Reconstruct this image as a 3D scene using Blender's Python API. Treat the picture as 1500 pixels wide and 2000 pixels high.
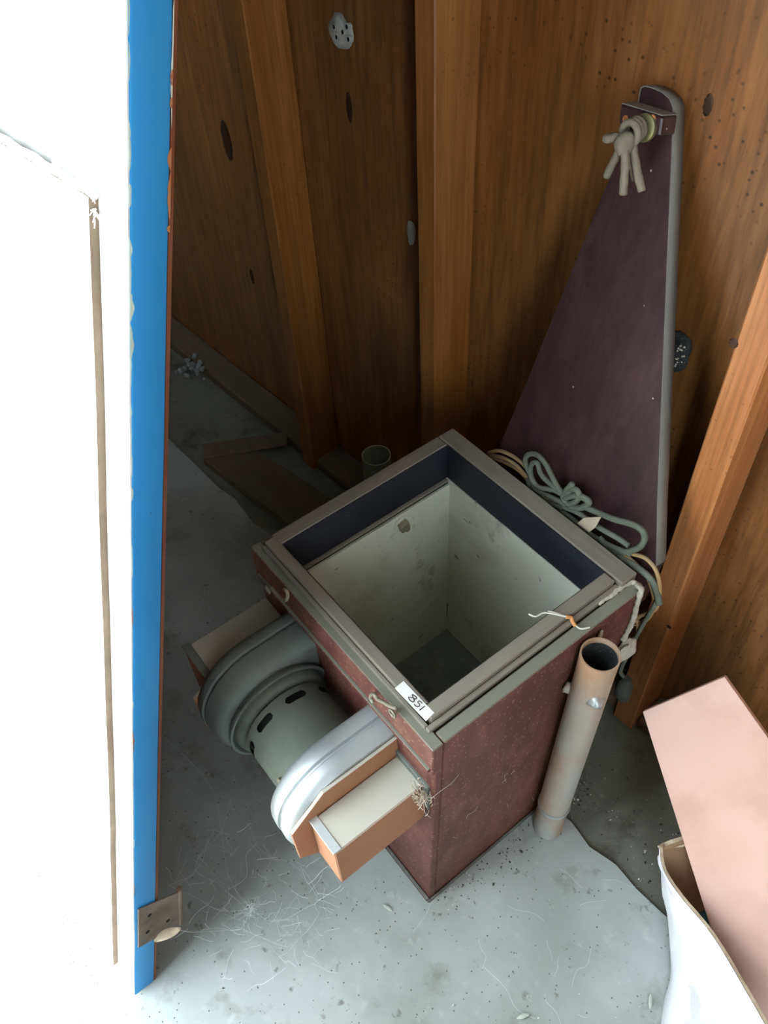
import bpy, bmesh, math, random
from mathutils import Vector as V, Matrix, noise as mnoise
random.seed(7)
for o in list(bpy.data.objects): bpy.data.objects.remove(o)
S = bpy.context.scene
COL = S.collection
# ------------------------------------------------------------------ camera
CAM = V((0, 0, 1.5458)); FPX = 1645.82
FW = V((-0.54243314, 0.38094669, -0.74876292))
RT = V((0.61476546, 0.78744025, -0.04473566))
UP = V((-0.57256416, 0.48457968, 0.66132656))
cd = bpy.data.cameras.new('camera'); cd.sensor_fit = 'VERTICAL'; cd.sensor_height = 36; cd.lens = FPX*36/2000; cd.clip_start = .02
cam = bpy.data.objects.new('camera', cd); COL.objects.link(cam)
m3 = Matrix((RT, UP, -FW)).transposed()
cam.matrix_world = Matrix.Translation(CAM) @ m3.to_4x4()
S.camera = cam
# ------------------------------------------------------------------ sky, sun, exposure
w = bpy.data.worlds.new('sky'); S.world = w; w.use_nodes = True
bg = w.node_tree.nodes['Background']; bg.inputs[0].default_value = (.81, .925, 1, 1); bg.inputs[1].default_value = 1.0
sd = bpy.data.lights.new('sun', 'SUN'); sd.energy = 6.0; sd.angle = .01; sd.color = (1, .98, .95)
sun = bpy.data.objects.new('sun', sd); COL.objects.link(sun)
sun.rotation_euler = V((.02, .14, -1.0)).to_track_quat('-Z', 'Y').to_euler()
S.view_settings.view_transform = 'Standard'; S.view_settings.look = 'None'
S.view_settings.gamma = 1; S.view_settings.use_curve_mapping = False
S.view_settings.exposure = 3.7

# ------------------------------------------------------------------ helpers
def ray(x, y): return FW + RT*((x-750)/FPX) - UP*((y-1000)/FPX)
def onp(x, y, P, n):                      # where a sight line meets a real plane (point P, normal n)
    d = ray(x, y); n = V(n); return CAM + d*((V(P)-CAM).dot(n)/d.dot(n))
def atz(x, y, z): return onp(x, y, (0, 0, z), (0, 0, 1))
def aty(x, y, v): return onp(x, y, (0, v, 0), (0, 1, 0))
def atx(x, y, v): return onp(x, y, (v, 0, 0), (1, 0, 0))
WK = math.radians(4); WU = V((math.cos(WK), math.sin(WK), 0)); WN = V((-math.sin(WK), math.cos(WK), 0)); W0 = V((-1.385, .74, 0))
def wp(u, v, z): return W0 + WU*u + WN*v + V((0, 0, z))
def atw(x, y, v): return onp(x, y, W0+WN*v, WN)

def mesh_from(bm, name, bevel=0, smooth=False):
    bmesh.ops.recalc_face_normals(bm, faces=bm.faces)
    if bevel:
        es = [e for e in bm.edges if len(e.link_faces) == 2 and e.calc_face_angle(0) > .5]
        bmesh.ops.bevel(bm, geom=es, offset=bevel, segments=1, affect='EDGES', clamp_overlap=True)
    me = bpy.data.meshes.new(name); bm.to_mesh(me); bm.free()
    if smooth:
        for p in me.polygons: p.use_smooth = True
        if smooth != 'all': me.set_sharp_from_angle(angle=math.radians(38))
    return me
def thing(name, label, cat, loc, group=None):
    o = bpy.data.objects.new(name, None); COL.objects.link(o); o.location = loc; o.empty_display_size = .05
    tag(o, label, cat, group); return o
def tag(o, label, cat, group=None, kind=None):
    if label: o['label'] = label
    if cat: o['category'] = cat
    if group: o['group'] = group
    if kind: o['kind'] = kind
    return o
def wloc(o):
    l = V(o.location)
    while o.parent: o = o.parent; l += V(o.location)
    return l
def obj(name, bm, mat, parent=None, bevel=0, smooth=False, org=None):
    me = mesh_from(bm, name, bevel, smooth)
    xs = [v.co for v in me.vertices]
    if parent is None:
        if org is None:
            org = V(((min(c.x for c in xs)+max(c.x for c in xs))/2, (min(c.y for c in xs)+max(c.y for c in xs))/2, min(c.z for c in xs)))
        loc = V(org); base = loc
    else:
        base = wloc(parent); loc = V((0, 0, 0))
    me.transform(Matrix.Translation(-base))
    me.materials.append(mat)
    o = bpy.data.objects.new(name, me); COL.objects.link(o); o.location = loc
    if parent: o.parent = parent
    return o
def struct(name, bm, mat, **k):
    o = obj(name, bm, mat, **k); o['kind'] = 'structure'; return o

def hexa(bm, p):                          # p: 4 bottom + 4 top points
    vs = [bm.verts.new(q) for q in p]
    for f in ((0, 1, 2, 3), (4, 5, 6, 7), (0, 1, 5, 4), (1, 2, 6, 5), (2, 3, 7, 6), (3, 0, 4, 7)): bm.faces.new([vs[i] for i in f])
def bx(x0, x1, y0, y1, z0, z1, f=None, bm=None):
    bm = bm or bmesh.new()
    p = [V(c) for c in ((x0, y0, z0), (x1, y0, z0), (x1, y1, z0), (x0, y1, z0), (x0, y0, z1), (x1, y0, z1), (x1, y1, z1), (x0, y1, z1))]
    hexa(bm, [f(q) for q in p] if f else p); return bm
def wbx(u0, u1, v0, v1, z0, z1, bm=None): return bx(u0, u1, v0, v1, z0, z1, lambda q: wp(q.x, q.y, q.z), bm)
def prism(pts, off, bm=None):
    bm = bm or bmesh.new(); off = V(off)
    a = [bm.verts.new(p) for p in pts]; b = [bm.verts.new(V(p)+off) for p in pts]
    bm.faces.new(a); bm.faces.new(b[::-1]); n = len(a)
    for i in range(n): bm.faces.new((a[i], a[(i+1) % n], b[(i+1) % n], b[i]))
    return bm
def cat(pts, n=6, closed=False):
    pts = [V(p) for p in pts]; N = len(pts); out = []
    for i in range(N if closed else N-1):
        g = (lambda k: pts[k % N]) if closed else (lambda k: pts[min(max(k, 0), N-1)])
        a, b, c, d = g(i-1), g(i), g(i+1), g(i+2)
        for k in range(n):
            t = k/n; out.append(.5*((2*b)+(c-a)*t+(2*a-5*b+4*c-d)*t*t+(3*b-a-3*c+d)*t**3))
    if not closed: out.append(pts[-1])
    return out
def tube(pts, r, seg=8, closed=False, bm=None, caps=True):
    bm = bm or bmesh.new(); pts = [V(p) for p in pts]; N = len(pts); rings = []
    T0 = (pts[1]-pts[0]).normalized(); nrm = T0.orthogonal().normalized()
    for i, p in enumerate(pts):
        if closed: T = (pts[(i+1) % N]-pts[i-1]).normalized()
        else: T = (pts[min(i+1, N-1)]-pts[max(i-1, 0)]).normalized()
        nrm = (nrm-T*nrm.dot(T)).normalized(); b = T.cross(nrm)
        rr = r[i] if isinstance(r, (list, tuple)) else r
        rings.append([bm.verts.new(p+(nrm*math.cos(2*math.pi*k/seg)+b*math.sin(2*math.pi*k/seg))*rr) for k in range(seg)])
    for i in range(N if closed else N-1):
        A, B = rings[i], rings[(i+1) % N]
        for k in range(seg): bm.faces.new((A[k], A[(k+1) % seg], B[(k+1) % seg], B[k]))
    if caps and not closed: bm.faces.new(rings[0]); bm.faces.new(rings[-1][::-1])
    return bm
def loft(rings, cap=True, bm=None, closed=True):
    bm = bm or bmesh.new(); R = [[bm.verts.new(p) for p in r] for r in rings]; n = len(R[0])
    for A, B in zip(R, R[1:]):
        for k in range(n if closed else n-1): bm.faces.new((A[k], A[(k+1) % n], B[(k+1) % n], B[k]))
    if cap: bm.faces.new(R[0]); bm.faces.new(R[-1][::-1])
    return bm
def lathe(prof, P, ax, seg=32, bm=None, cap=True):   # prof: (distance along axis, radius)
    ax = V(ax).normalized(); a = ax.orthogonal().normalized(); b = ax.cross(a); P = V(P)
    return loft([[P+ax*t+(a*math.cos(2*math.pi*k/seg)+b*math.sin(2*math.pi*k/seg))*r for k in range(seg)] for t, r in prof], cap, bm)
def blob(P, r, seed=0, amp=.35, sub=2, sc=(1, 1, 1), bm=None, freq=1.0):
    t = bmesh.new(); bmesh.ops.create_icosphere(t, subdivisions=sub, radius=1)
    for v in t.verts:
        k = 1+amp*mnoise.noise(v.co*1.4*freq+V((seed*3.1, seed*1.7, seed)))
        v.co = V(P)+V((v.co.x*sc[0], v.co.y*sc[1], v.co.z*sc[2]))*k*r
    if bm is None: return t
    me = bpy.data.meshes.new('tmp'); t.to_mesh(me); t.free(); bm.from_mesh(me); bpy.data.meshes.remove(me); return bm

# ------------------------------------------------------------------ materials
def mat(name, c1, c2, scale=6, stretch=(1, 1, 1), rough=.7, metal=0, bump=.15, spots=None, dust=0, dustc=(.20, .22, .19), detail=6, fleck=None, lo=.35, hi=.68, dscale=9, spec=.3, dlo=(.25, .6), grain=0, pits=0):
    m = bpy.data.materials.new(name); m.use_nodes = True; nt = m.node_tree; N = nt.nodes; L = nt.links
    b = N['Principled BSDF']; b.inputs['Roughness'].default_value = rough; b.inputs['Metallic'].default_value = metal
    b.inputs['Specular IOR Level'].default_value = spec
    tc = N.new('ShaderNodeTexCoord'); mp = N.new('ShaderNodeMapping'); L.new(tc.outputs['Object'], mp.inputs[0]); mp.inputs['Scale'].default_value = stretch
    def nz(sc, det=6, src=mp.outputs[0], ro=.55):
        n = N.new('ShaderNodeTexNoise'); n.inputs['Scale'].default_value = sc; n.inputs['Detail'].default_value = det; n.inputs['Roughness'].default_value = ro; L.new(src, n.inputs['Vector']); return n.outputs[0]
    def rng(s, a, bb, t=1.0):
        r = N.new('ShaderNodeMapRange'); r.inputs[1].default_value = a; r.inputs[2].default_value = bb; r.inputs[4].default_value = t; L.new(s, r.inputs[0]); return r.outputs[0]
    def mix(fac, A, B):
        x = N.new('ShaderNodeMix'); x.data_type = 'RGBA'
        L.new(fac, x.inputs[0])
        for s, i in ((A, 6), (B, 7)):
            if isinstance(s, tuple): x.inputs[i].default_value = (*s, 1)
            else: L.new(s, x.inputs[i])
        return x.outputs[2]
    n1 = nz(scale, detail); col = mix(rng(n1, lo, hi), c1, c2)
    if spots:
        for (c, sc, a, bb, t, st) in spots:
            src = mp.outputs[0] if st else tc.outputs['Object']
            col = mix(rng(nz(sc, 5, src, .6), a, bb, t), col, c)
    if grain:
        col = mix(rng(nz(scale*6, 8, ro=.7), .40, .66, grain), col, tuple(c*.42 for c in c1))
        col = mix(rng(nz(scale*2.6, 4), .55, .75, grain*.6), col, tuple(min(c*1.35, 1) for c in c2))
    if pits:
        pv = N.new('ShaderNodeTexVoronoi'); pv.inputs['Scale'].default_value = 70; L.new(tc.outputs['Object'], pv.inputs['Vector'])
        pm = N.new('ShaderNodeMath'); pm.operation = 'MULTIPLY'; L.new(rng(pv.outputs['Distance'], .20, .10), pm.inputs[0]); L.new(rng(nz(4.5, 4, tc.outputs['Object']), .46, .62, pits), pm.inputs[1])
        col = mix(pm.outputs[0], col, (.035, .014, .006))
    if fleck:
        v = N.new('ShaderNodeTexVoronoi'); v.inputs['Scale'].default_value = fleck[1]; L.new(tc.outputs['Object'], v.inputs['Vector'])
        col = mix(rng(v.outputs['Distance'], fleck[2], fleck[2]*.6, fleck[3]), col, fleck[0])
    if dust:
        g = N.new('ShaderNodeNewGeometry'); sp = N.new('ShaderNodeSeparateXYZ'); L.new(g.outputs['Normal'], sp.inputs[0])
        up = rng(sp.outputs[2], .35, .9); nn = rng(nz(dscale, 6, tc.outputs['Object'], .65), dlo[0], dlo[1], dust)
        mu = N.new('ShaderNodeMath'); mu.operation = 'MULTIPLY'; L.new(up, mu.inputs[0]); L.new(nn, mu.inputs[1]); col = mix(mu.outputs[0], col, dustc)
        if metal:
            mm = N.new('ShaderNodeMath'); mm.operation = 'MULTIPLY_ADD'; mm.inputs[1].default_value = -metal; mm.inputs[2].default_value = metal
            L.new(mu.outputs[0], mm.inputs[0]); L.new(mm.outputs[0], b.inputs['Metallic'])
        rr = N.new('ShaderNodeMath'); rr.operation = 'MULTIPLY_ADD'; rr.inputs[1].default_value = .9-rough; rr.inputs[2].default_value = rough
        L.new(mu.outputs[0], rr.inputs[0]); L.new(rr.outputs[0], b.inputs['Roughness'])
    L.new(col, b.inputs['Base Color'])
    if bump:
        bp = N.new('ShaderNodeBump'); bp.inputs['Strength'].default_value = bump; bp.inputs['Distance'].default_value = .004
        L.new(nz(scale*3, 6), bp.inputs['Height']); L.new(bp.outputs[0], b.inputs['Normal'])
    return m
VW = (14, 14, .9)      # grain running up
VX = (.9, 14, 14); VY = (14, .9, 14)
M = {}
M['sheath'] = mat('varnished_board', (.22, .082, .022), (.36, .155, .048), 1.4, (9, 9, .8), .42, grain=.75, pits=.9, bump=.06, spots=[((.34, .10, .022), 1.1, .48, .7, .8, False), ((.13, .045, .012), 1.1, .56, .74, .7, True), ((.16, .06, .018), 2.2, .55, .75, .7, True), ((.42, .22, .08), 1.6, .55, .8, .6, False), ((.10, .035, .01), 60, .66, .74, .6, False)], spec=.5)
M['stud'] = mat('varnished_stud', (.33, .115, .026), (.44, .18, .05), 1.6, (16, 16, .6), .42, grain=.6, pits=.5, bump=.05, spots=[((.30, .10, .03), 2.5, .5, .7, .7, True)], spec=.5)
M['studred'] = mat('reddish_stud', (.46, .155, .052), (.58, .245, .085), 1.6, (16, 16, .6), .42, grain=.6, pits=.4, bump=.05, spots=[((.36, .11, .03), 2.5, .5, .7, .7, True), ((.45, .27, .12), 3, .58, .7, .5, False)], spec=.5)
M['knot'] = mat('dark_knot', (.018, .008, .004), (.07, .027, .011), 18, rough=.5)
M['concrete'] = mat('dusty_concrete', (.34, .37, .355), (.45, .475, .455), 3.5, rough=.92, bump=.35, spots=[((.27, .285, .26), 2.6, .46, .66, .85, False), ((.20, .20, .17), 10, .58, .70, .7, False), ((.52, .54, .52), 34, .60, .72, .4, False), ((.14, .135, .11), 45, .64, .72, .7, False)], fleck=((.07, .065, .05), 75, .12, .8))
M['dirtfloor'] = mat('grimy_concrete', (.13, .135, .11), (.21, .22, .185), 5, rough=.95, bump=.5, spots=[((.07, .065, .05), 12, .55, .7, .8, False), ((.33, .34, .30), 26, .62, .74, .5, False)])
M['ground'] = mat('pale_gravel', (.36, .35, .31), (.46, .45, .40), 5, rough=.95)
M['shell'] = mat('grey_painted_boards', (.26, .29, .29), (.32, .35, .35), 2, (9, 9, .8), .7)
M['skyscreen'] = mat('green_sky_screen', (.05, .09, .03), (.12, .18, .06), 9, rough=.9, bump=.6)
M['ceil'] = mat('grey_ceiling_boards', (.28, .31, .31), (.36, .39, .39), 2, VX, .8)
M['boxred'] = mat('maroon_stained_wood', (.10, .030, .026), (.19, .066, .050), 5, grain=.5, stretch=(1.6, 1.6, .5), rough=.55, bump=.12, spots=[((.25, .115, .07), 18, .52, .74, .7, False), ((.055, .02, .02), 2.5, .5, .72, .6, False)], dust=1.0, dustc=(.20, .205, .165), dlo=(.1,.4), fleck=((.42, .27, .19), 110, .22, .6))
M['boxdark'] = mat('dark_maroon_wood', (.028, .014, .014), (.07, .03, .026), 6, rough=.6, dust=.9)
M['frame'] = mat('worn_grey_brown_wood', (.17, .145, .12), (.26, .22, .185), 3, VX, .75, bump=.25, spots=[((.34, .19, .11), 3.5, .66, .74, .6, True), ((.05, .035, .03), 4, .58, .72, .7, True)], dust=.5, dustc=(.28, .265, .225))
M['framey'] = mat('worn_grey_brown_wood_cross', (.17, .145, .12), (.26, .22, .185), 3, VY, .75, bump=.25, spots=[((.34, .19, .11), 3.5, .68, .74, .6, True), ((.05, .035, .03), 4, .58, .72, .7, True)], dust=.5, dustc=(.28, .265, .225))
M['band'] = mat('black_painted_wood', (.012, .014, .020), (.028, .030, .042), 5, rough=.5, fleck=((.25, .24, .22), 60, .07, .7))
M['gap'] = mat('black_gap', (.008, .008, .008), (.016, .016, .015), 20, rough=.9)
M['cream'] = mat('cream_painted_liner', (.66, .67, .56), (.73, .73, .63), 4, rough=.6, bump=.05, spots=[((.36, .34, .25), 5, .52, .74, .7, False), ((.22, .20, .15), 14, .62, .72, .7, False), ((.10, .09, .07), 32, .66, .72, .8, False)], dust=.7)
M['dirt'] = mat('caked_dirt', (.13, .145, .12), (.27, .29, .25), 9, rough=.95, bump=.6, spots=[((.03, .03, .025), 20, .56, .7, .8, False)])
M['alu'] = mat('dull_cast_aluminium', (.42, .44, .45), (.55, .57, .58), 6, rough=.42, metal=.75, bump=.04, spots=[((.20, .22, .21), 5, .5, .75, .6, False)], dust=.35, dustc=(.33, .36, .34))
M['aludust'] = mat('dusty_grey_metal', (.15, .17, .155), (.24, .26, .24), 6, rough=.55, metal=.3, bump=.05, spots=[((.05, .06, .055), 7, .50, .70, .8, False)], dust=.75, dustc=(.20, .225, .195))
M['motor'] = mat('grey_motor_paint', (.085, .098, .08), (.135, .15, .122), 7, rough=.6, metal=.15, bump=.05, grain=.3, dust=.5, dustc=(.155, .175, .14), spots=[((.26, .22, .15), 5, .62, .75, .6, False)])
M['brown'] = mat('tan_brown_paint', (.37, .165, .085), (.43, .20, .11), 4, rough=.55, bump=.04, dust=1.0, dustc=(.50, .48, .41), dscale=3, dlo=(.0, .22))
M['tin'] = mat('pale_tin', (.60, .63, .64), (.70, .73, .74), 6, rough=.35, metal=.5, bump=.02)
M['black'] = mat('black_void', (.006, .006, .006), (.012, .012, .012), 10, rough=.9)
M['hook'] = mat('tarnished_hook', (.24, .22, .16), (.34, .31, .23), 30, rough=.5, metal=.4)
M['label'] = mat('white_label', (.86, .86, .84), (.90, .90, .88), 10, rough=.6, bump=0)
M['ink'] = mat('black_ink', (.01, .01, .012), (.02, .02, .02), 10, rough=.5, bump=0)
M['rust'] = mat('rusty_galvanised', (.38, .20, .10), (.47, .30, .19), 5, (1.2, 1.2, .5), .75, bump=.2, spots=[((.37, .37, .34), 5, .36, .54, .95, True), ((.40, .35, .29), 22, .62, .74, .5, False), ((.20, .075, .025), 11, .62, .74, .6, False)])
M['rustgreen'] = mat('green_weathered_pipe', (.20, .25, .20), (.29, .32, .26), 9, rough=.7, spots=[((.30, .14, .07), 12, .55, .7, .7, False)])
M['darkfleck'] = mat('darkfleck', (.012, .014, .016), (.05, .055, .055), 30, rough=.9, fleck=((.22, .24, .24), 260, .2, .8))  # near-black with pale flecks, for pipe bores and the dark lump
M['galv'] = mat('galvanised_band', (.42, .44, .44), (.52, .54, .54), 20, rough=.4, metal=.6)
M['paddle'] = mat('plum_stained_board', (.040, .018, .021), (.078, .034, .036), 2.2, (5, 5, .7), .4, grain=.7, bump=.05, spots=[((.03, .012, .018), 2.2, .5, .7, .8, True), ((.16, .075, .065), 3.5, .62, .76, .5, True)], fleck=((.6, .55, .5), 34, .06, .9), spec=.5)
M['paddledge'] = mat('dust_coated_edge', (.16, .15, .135), (.235, .22, .20), 12, (1, 1, .3), .9, bump=.3)
M['rope'] = mat('greyish_rope', (.19, .16, .115), (.26, .22, .165), 30, rough=.9)
M['brass'] = mat('tarnished_brass', (.14, .14, .07), (.30, .27, .13), 30, rough=.45, metal=.6)
M['white'] = mat('white_gloss_paint', (.80, .80, .80), (.86, .86, .86), 4, rough=.45, bump=.02, fleck=((.30, .30, .30), 26, .035, .8))
M['raw'] = mat('raw_fibreboard', (.20, .145, .10), (.28, .205, .145), 20, rough=.9)
M['blue'] = mat('bright_blue_paint', (.020, .27, .66), (.030, .31, .72), 5, rough=.45, bump=.03, spots=[((.06, .30, .55), 3, .58, .8, .5, False)], fleck=((.01, .06, .14), 40, .04, .8))
M['redoxide'] = mat('red_oxide_paint', (.16, .045, .02), (.24, .075, .035), 8, rough=.6)
M['flake'] = mat('pale_green_old_paint', (.55, .66, .56), (.66, .74, .66), 30, rough=.7)
M['chip'] = mat('bare_orange_wood', (.45, .15, .055), (.55, .24, .10), 20, rough=.8)
M['hinge'] = mat('rusted_hinge_steel', (.15, .115, .09), (.25, .20, .165), 25, rough=.75, metal=.2, spots=[((.28, .12, .06), 20, .55, .7, .7, False)])
M['deadleaf'] = mat('dry_leaf', (.42, .34, .23), (.55, .46, .34), 30, rough=.8)
M['paleleaf'] = mat('bleached_leaf', (.45, .48, .42), (.55, .57, .50), 30, rough=.8)
M['pink'] = mat('pinkish_laminate', (.58, .37, .30), (.63, .415, .345), 1.6, (6, 1.2, 6), .28, bump=0, spots=[((.47, .28, .225), 2.2, .5, .72, .6, True)], spec=.5)
M['chipcore'] = mat('chipboard_core', (.35, .25, .16), (.5, .38, .25), 60, rough=.9)
M['card'] = mat('brown_cardboard', (.27, .165, .095), (.35, .22, .135), 8, rough=.9)
M['cardwhite'] = mat('white_lavender_spotted_card', (.84, .83, .85), (.88, .87, .89), 4, rough=.55, bump=.02, spots=[((.62, .58, .72), 7, .55, .57, .8, False)])  # white card with lavender noise spots
M['corr'] = mat('torn_card_edge', (.42, .33, .23), (.55, .45, .33), 60, rough=.95, bump=.6)
M['bluegreen'] = mat('blue_green_wrapper', (.03, .16, .26), (.36, .36, .22), 14, rough=.4, lo=.45, hi=.5)
M['greycord'] = mat('grey_green_rubber_cord', (.10, .115, .085), (.16, .175, .135), 20, rough=.8, dust=.4)
M['tancord'] = mat('tan_flex', (.30, .18, .07), (.42, .27, .12), 14, rough=.6, dust=.6, dustc=(.24, .23, .17))
M['plug'] = mat('dusty_black_plug', (.05, .055, .045), (.11, .12, .10), 20, rough=.8)
M['mud'] = mat('pale_dried_mud', (.40, .37, .30), (.52, .48, .40), 30, rough=.95, bump=.8)
M['mudgrey'] = mat('grey_mud_nest', (.36, .37, .34), (.55, .55, .50), 22, rough=.95, bump=.6)
M['straw'] = mat('pale_straw', (.50, .42, .32), (.62, .54, .43), 30, rough=.9)
M['web'] = mat('cobweb_silk', (.62, .66, .66), (.75, .78, .78), 10, rough=.8, bump=0)
M['wirewhite'] = mat('white_wire', (.62, .60, .54), (.72, .70, .64), 20, rough=.5)
M['wireorange'] = mat('orange_tape', (.60, .27, .10), (.68, .33, .14), 20, rough=.6)
M['plank'] = mat('grimy_brown_timber', (.13, .085, .055), (.20, .13, .085), 3, (.9, 12, 12), .85, bump=.3, dust=.5, dustc=(.15, .14, .115))
M['speck'] = mat('pale_flecks', (.55, .56, .52), (.7, .7, .66), 200, rough=.9, bump=0)
M['darkbit'] = mat('dark_crumbs', (.03, .028, .022), (.08, .07, .055), 200, rough=.95, bump=0)
M['dirtwool'] = mat('grey_fluff', (.22, .24, .24), (.36, .38, .38), 60, rough=.95)

# ------------------------------------------------------------------ the setting
JX = -.45          # right jamb of the doorway
bm = bmesh.new()     # slab with a broken edge along the wall side
edge = [(-2.6 + i*.05, .515+.052*(-2.6+i*.05+1.5)+.010*mnoise.noise(V((i*.9, 0, 0)))+.005*mnoise.noise(V((i*3.3, 5, 0)))) for i in range(95)]
prism([(x, y, 0) for x, y in edge]+[(edge[-1][0], -1.0, 0), (-2.6, -1.0, 0)], (0, 0, -.12), bm)
struct('floor', bm, M['concrete'])
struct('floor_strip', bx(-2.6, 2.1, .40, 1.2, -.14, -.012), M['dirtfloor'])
struct('ground', bx(-9, 9, -14, -.98, -.2, -.03), M['ground'])
wall = bpy.data.objects.new('wall_back', None); COL.objects.link(wall); wall.location = W0; wall['kind'] = 'structure'
for (u0, u1) in ((-1.25, -.016), (.026, .434), (.474, .985), (1.029, 1.60), (1.642, 3.0)):
    obj('sheathing_board', wbx(u0-.004 if u0 > -1 else u0, u1+.004, .088, .106, 0, 2.4), M['sheath'], wall)
    obj('bottom_plate', wbx(u0 + .001, u1 - .001, .012, .088, -.012, .022), M['plank'], wall, bevel=.004)
for u0, u1, mt in ((-.016, .026, 'stud'), (.434, .474, 'stud'), (.985, 1.029, 'studred'), (1.60, 1.642, 'studred'), (-1.29, -1.25, 'stud')):
    obj('stud', wbx(u0, u1, 0, .088, -.012, 2.4), M[mt], wall, bevel=.0025)
# knots in the boards
def knot(px, py, v, su, sz, parent):
    c = atw(px, py, v); bm = bmesh.new(); n = 20
    for k, (s, dd) in enumerate(((1, .0002), (.72, .0016))):
        vs = [bm.verts.new(c + WU*su*s*math.cos(2*math.pi*i/n)*(1+.12*math.sin(3*i)) + V((0, 0, sz*s*math.sin(2*math.pi*i/n))) - WN*dd) for i in range(n)]
        if k == 0: prev = vs
    for i in range(n): bm.faces.new((prev[i], prev[(i+1) % n], vs[(i+1) % n], vs[i]))
    bm.faces.new(vs); return obj('knot', bm, M['knot'], parent)
knot(682, 210, .088, .008, .026, wall); knot(443, 275, .088, .018, .045, wall); knot(492, 540, .088, .008, .022, wall); knot(1383, 205, .088, .006, .013, wall)
knot(1433, 670, 0, .006, .007, wall); knot(1307, 1224, 0, .0045, .0035, wall)
struct('wall_left', bx(-2.5, -2.4, -.6, 1.0, -.1, 2.4), M['shell'])
struct('wall_right', bx(1.7, 1.8, -.6, 1.2, -.1, 2.4), M['shell'])
# front wall behind the camera: a doorway at the left, an unseen opening added for fill light at the right
bm = bmesh.new(); FY0, FY1 = -.56, -.48
for a_ in ((-2.4, -1.45, -.1, 2.4), (-1.45, JX, 2.15, 2.4), (JX, .75, -.1, 2.4), (.75, 1.55, -.1, .7), (.75, 1.55, 2.15, 2.4), (1.55, 1.7, -.1, 2.4)): bx(a_[0], a_[1], FY0, FY1, a_[2], a_[3], bm=bm)
struct('wall_front', bm, M['shell'])
struct('added_light_stop', bx(-2.4, -1.345, -.24, -.14, -.1, 2.4), M['shell'])  # unseen panel added to stop light leaking in behind the door
struct('added_beam_1', bx(-2.4, -.50, .455, .50, 1.80, 2.4), M['shell'])  # unseen beam added to prop the door and block light above it
struct('added_sky_screen', bx(-9, 9, -9.4, -9.2, -.1, 1.5), M['skyscreen'])  # unseen green screen added to hold back the low sky light
struct('ceiling', bx(-2.5, 1.8, -.60, 1.3, 2.4, 2.46), M['ceil'])

# ------------------------------------------------------------------ the box with its blower
BX0, BX1, BY0, BY1, BH = -.772, -.352, .296, .682, .583
def sk(q):           # the old case leans a little out of square towards its foot
    k = 1-min(max(q.z/BH, 0), 1); return V((q.x-.009*k, q.y-.008*k, q.z))
box = thing('blower_box', 'open-topped maroon wooden box with cream inside and twin-fan blower on its side', 'box', ((BX0+BX1)/2, (BY0+BY1)/2, 0))
bb = lambda *a: bx(*a, f=sk)
obj('front_panel', bb(BX0, BX1, BY0+.006, BY0+.018, 0.004, .512), M['boxred'], box, bevel=.0015)
obj('front_rail', bb(BX0, BX1, BY0, BY0+.0175, .512, BH), M['boxred'], box, bevel=.0015)
obj('rail_bead', bb(BX0+.01, BX1-.004, BY0-.004, BY0+.004, .520, .528), M['boxred'], box, bevel=.001)
obj('side_panel', bb(BX1-.0184, BX1, BY0+.0186, BY1, .004, BH), M['boxred'], box, bevel=.0015)
obj('side_panel', bb(BX0, BX0+.018, BY0+.0186, BY1, .004, BH), M['boxred'], box, bevel=.0015)
obj('back_panel', bb(BX0+.018, BX1-.0184, BY1-.018, BY1, .004, BH), M['boxred'], box, bevel=.0015)
# thin dark strips along the foot
obj('foot_strip', bb(BX0-.001, BX1+.002, BY0-.0005, BY0+.006, 0, .010), M['boxdark'], box, bevel=.002)
obj('foot_strip', bb(BX1, BX1+.005, BY0, BY1, 0, .007), M['boxdark'], box, bevel=.002)
OX0, OX1, OY0, OY1 = -.737, -.401, .331, .653       # opening
FT = .595
obj('frame_rail', bx(OX0-.02, OX1+.0, OY0-.018, OY0, .574, FT), M['frame'], box, bevel=.0015)
obj('frame_rail', bx(OX1, OX1+.0195, OY0-.013, OY1-.003, .574, FT+.001), M['framey'], box, bevel=.0015)
obj('frame_rail', bx(OX0-.024, OX1+.030, OY1, BY1+.002, .574, FT+.001), M['frame'], box, bevel=.002)
obj('frame_rail', bx(BX0+.010, OX0, OY0-.004, OY1-.001, .574, FT), M['framey'], box, bevel=.002)
obj('rebate_strip', bx(BX0+.016, OX1+.020, BY0+.0105, OY0-.0185, .57, .589), M['frame'], box, bevel=.001)
obj('rebate_strip', bx(OX1+.0198, OX1+.0275, BY0+.012, OY1-.001, .57, .588), M['framey'], box, bevel=.001)
obj('groove_fill', bx(OX1+.0277, BX1-.0186, BY0+.019, BY1-.03, .55, .580), M['gap'], box)  # near-black strip laid in the groove
obj('groove_fill', bx(BX0+.02, OX1+.03, BY0+.0177, BY0+.0195, .55, .581), M['gap'], box)
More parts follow.
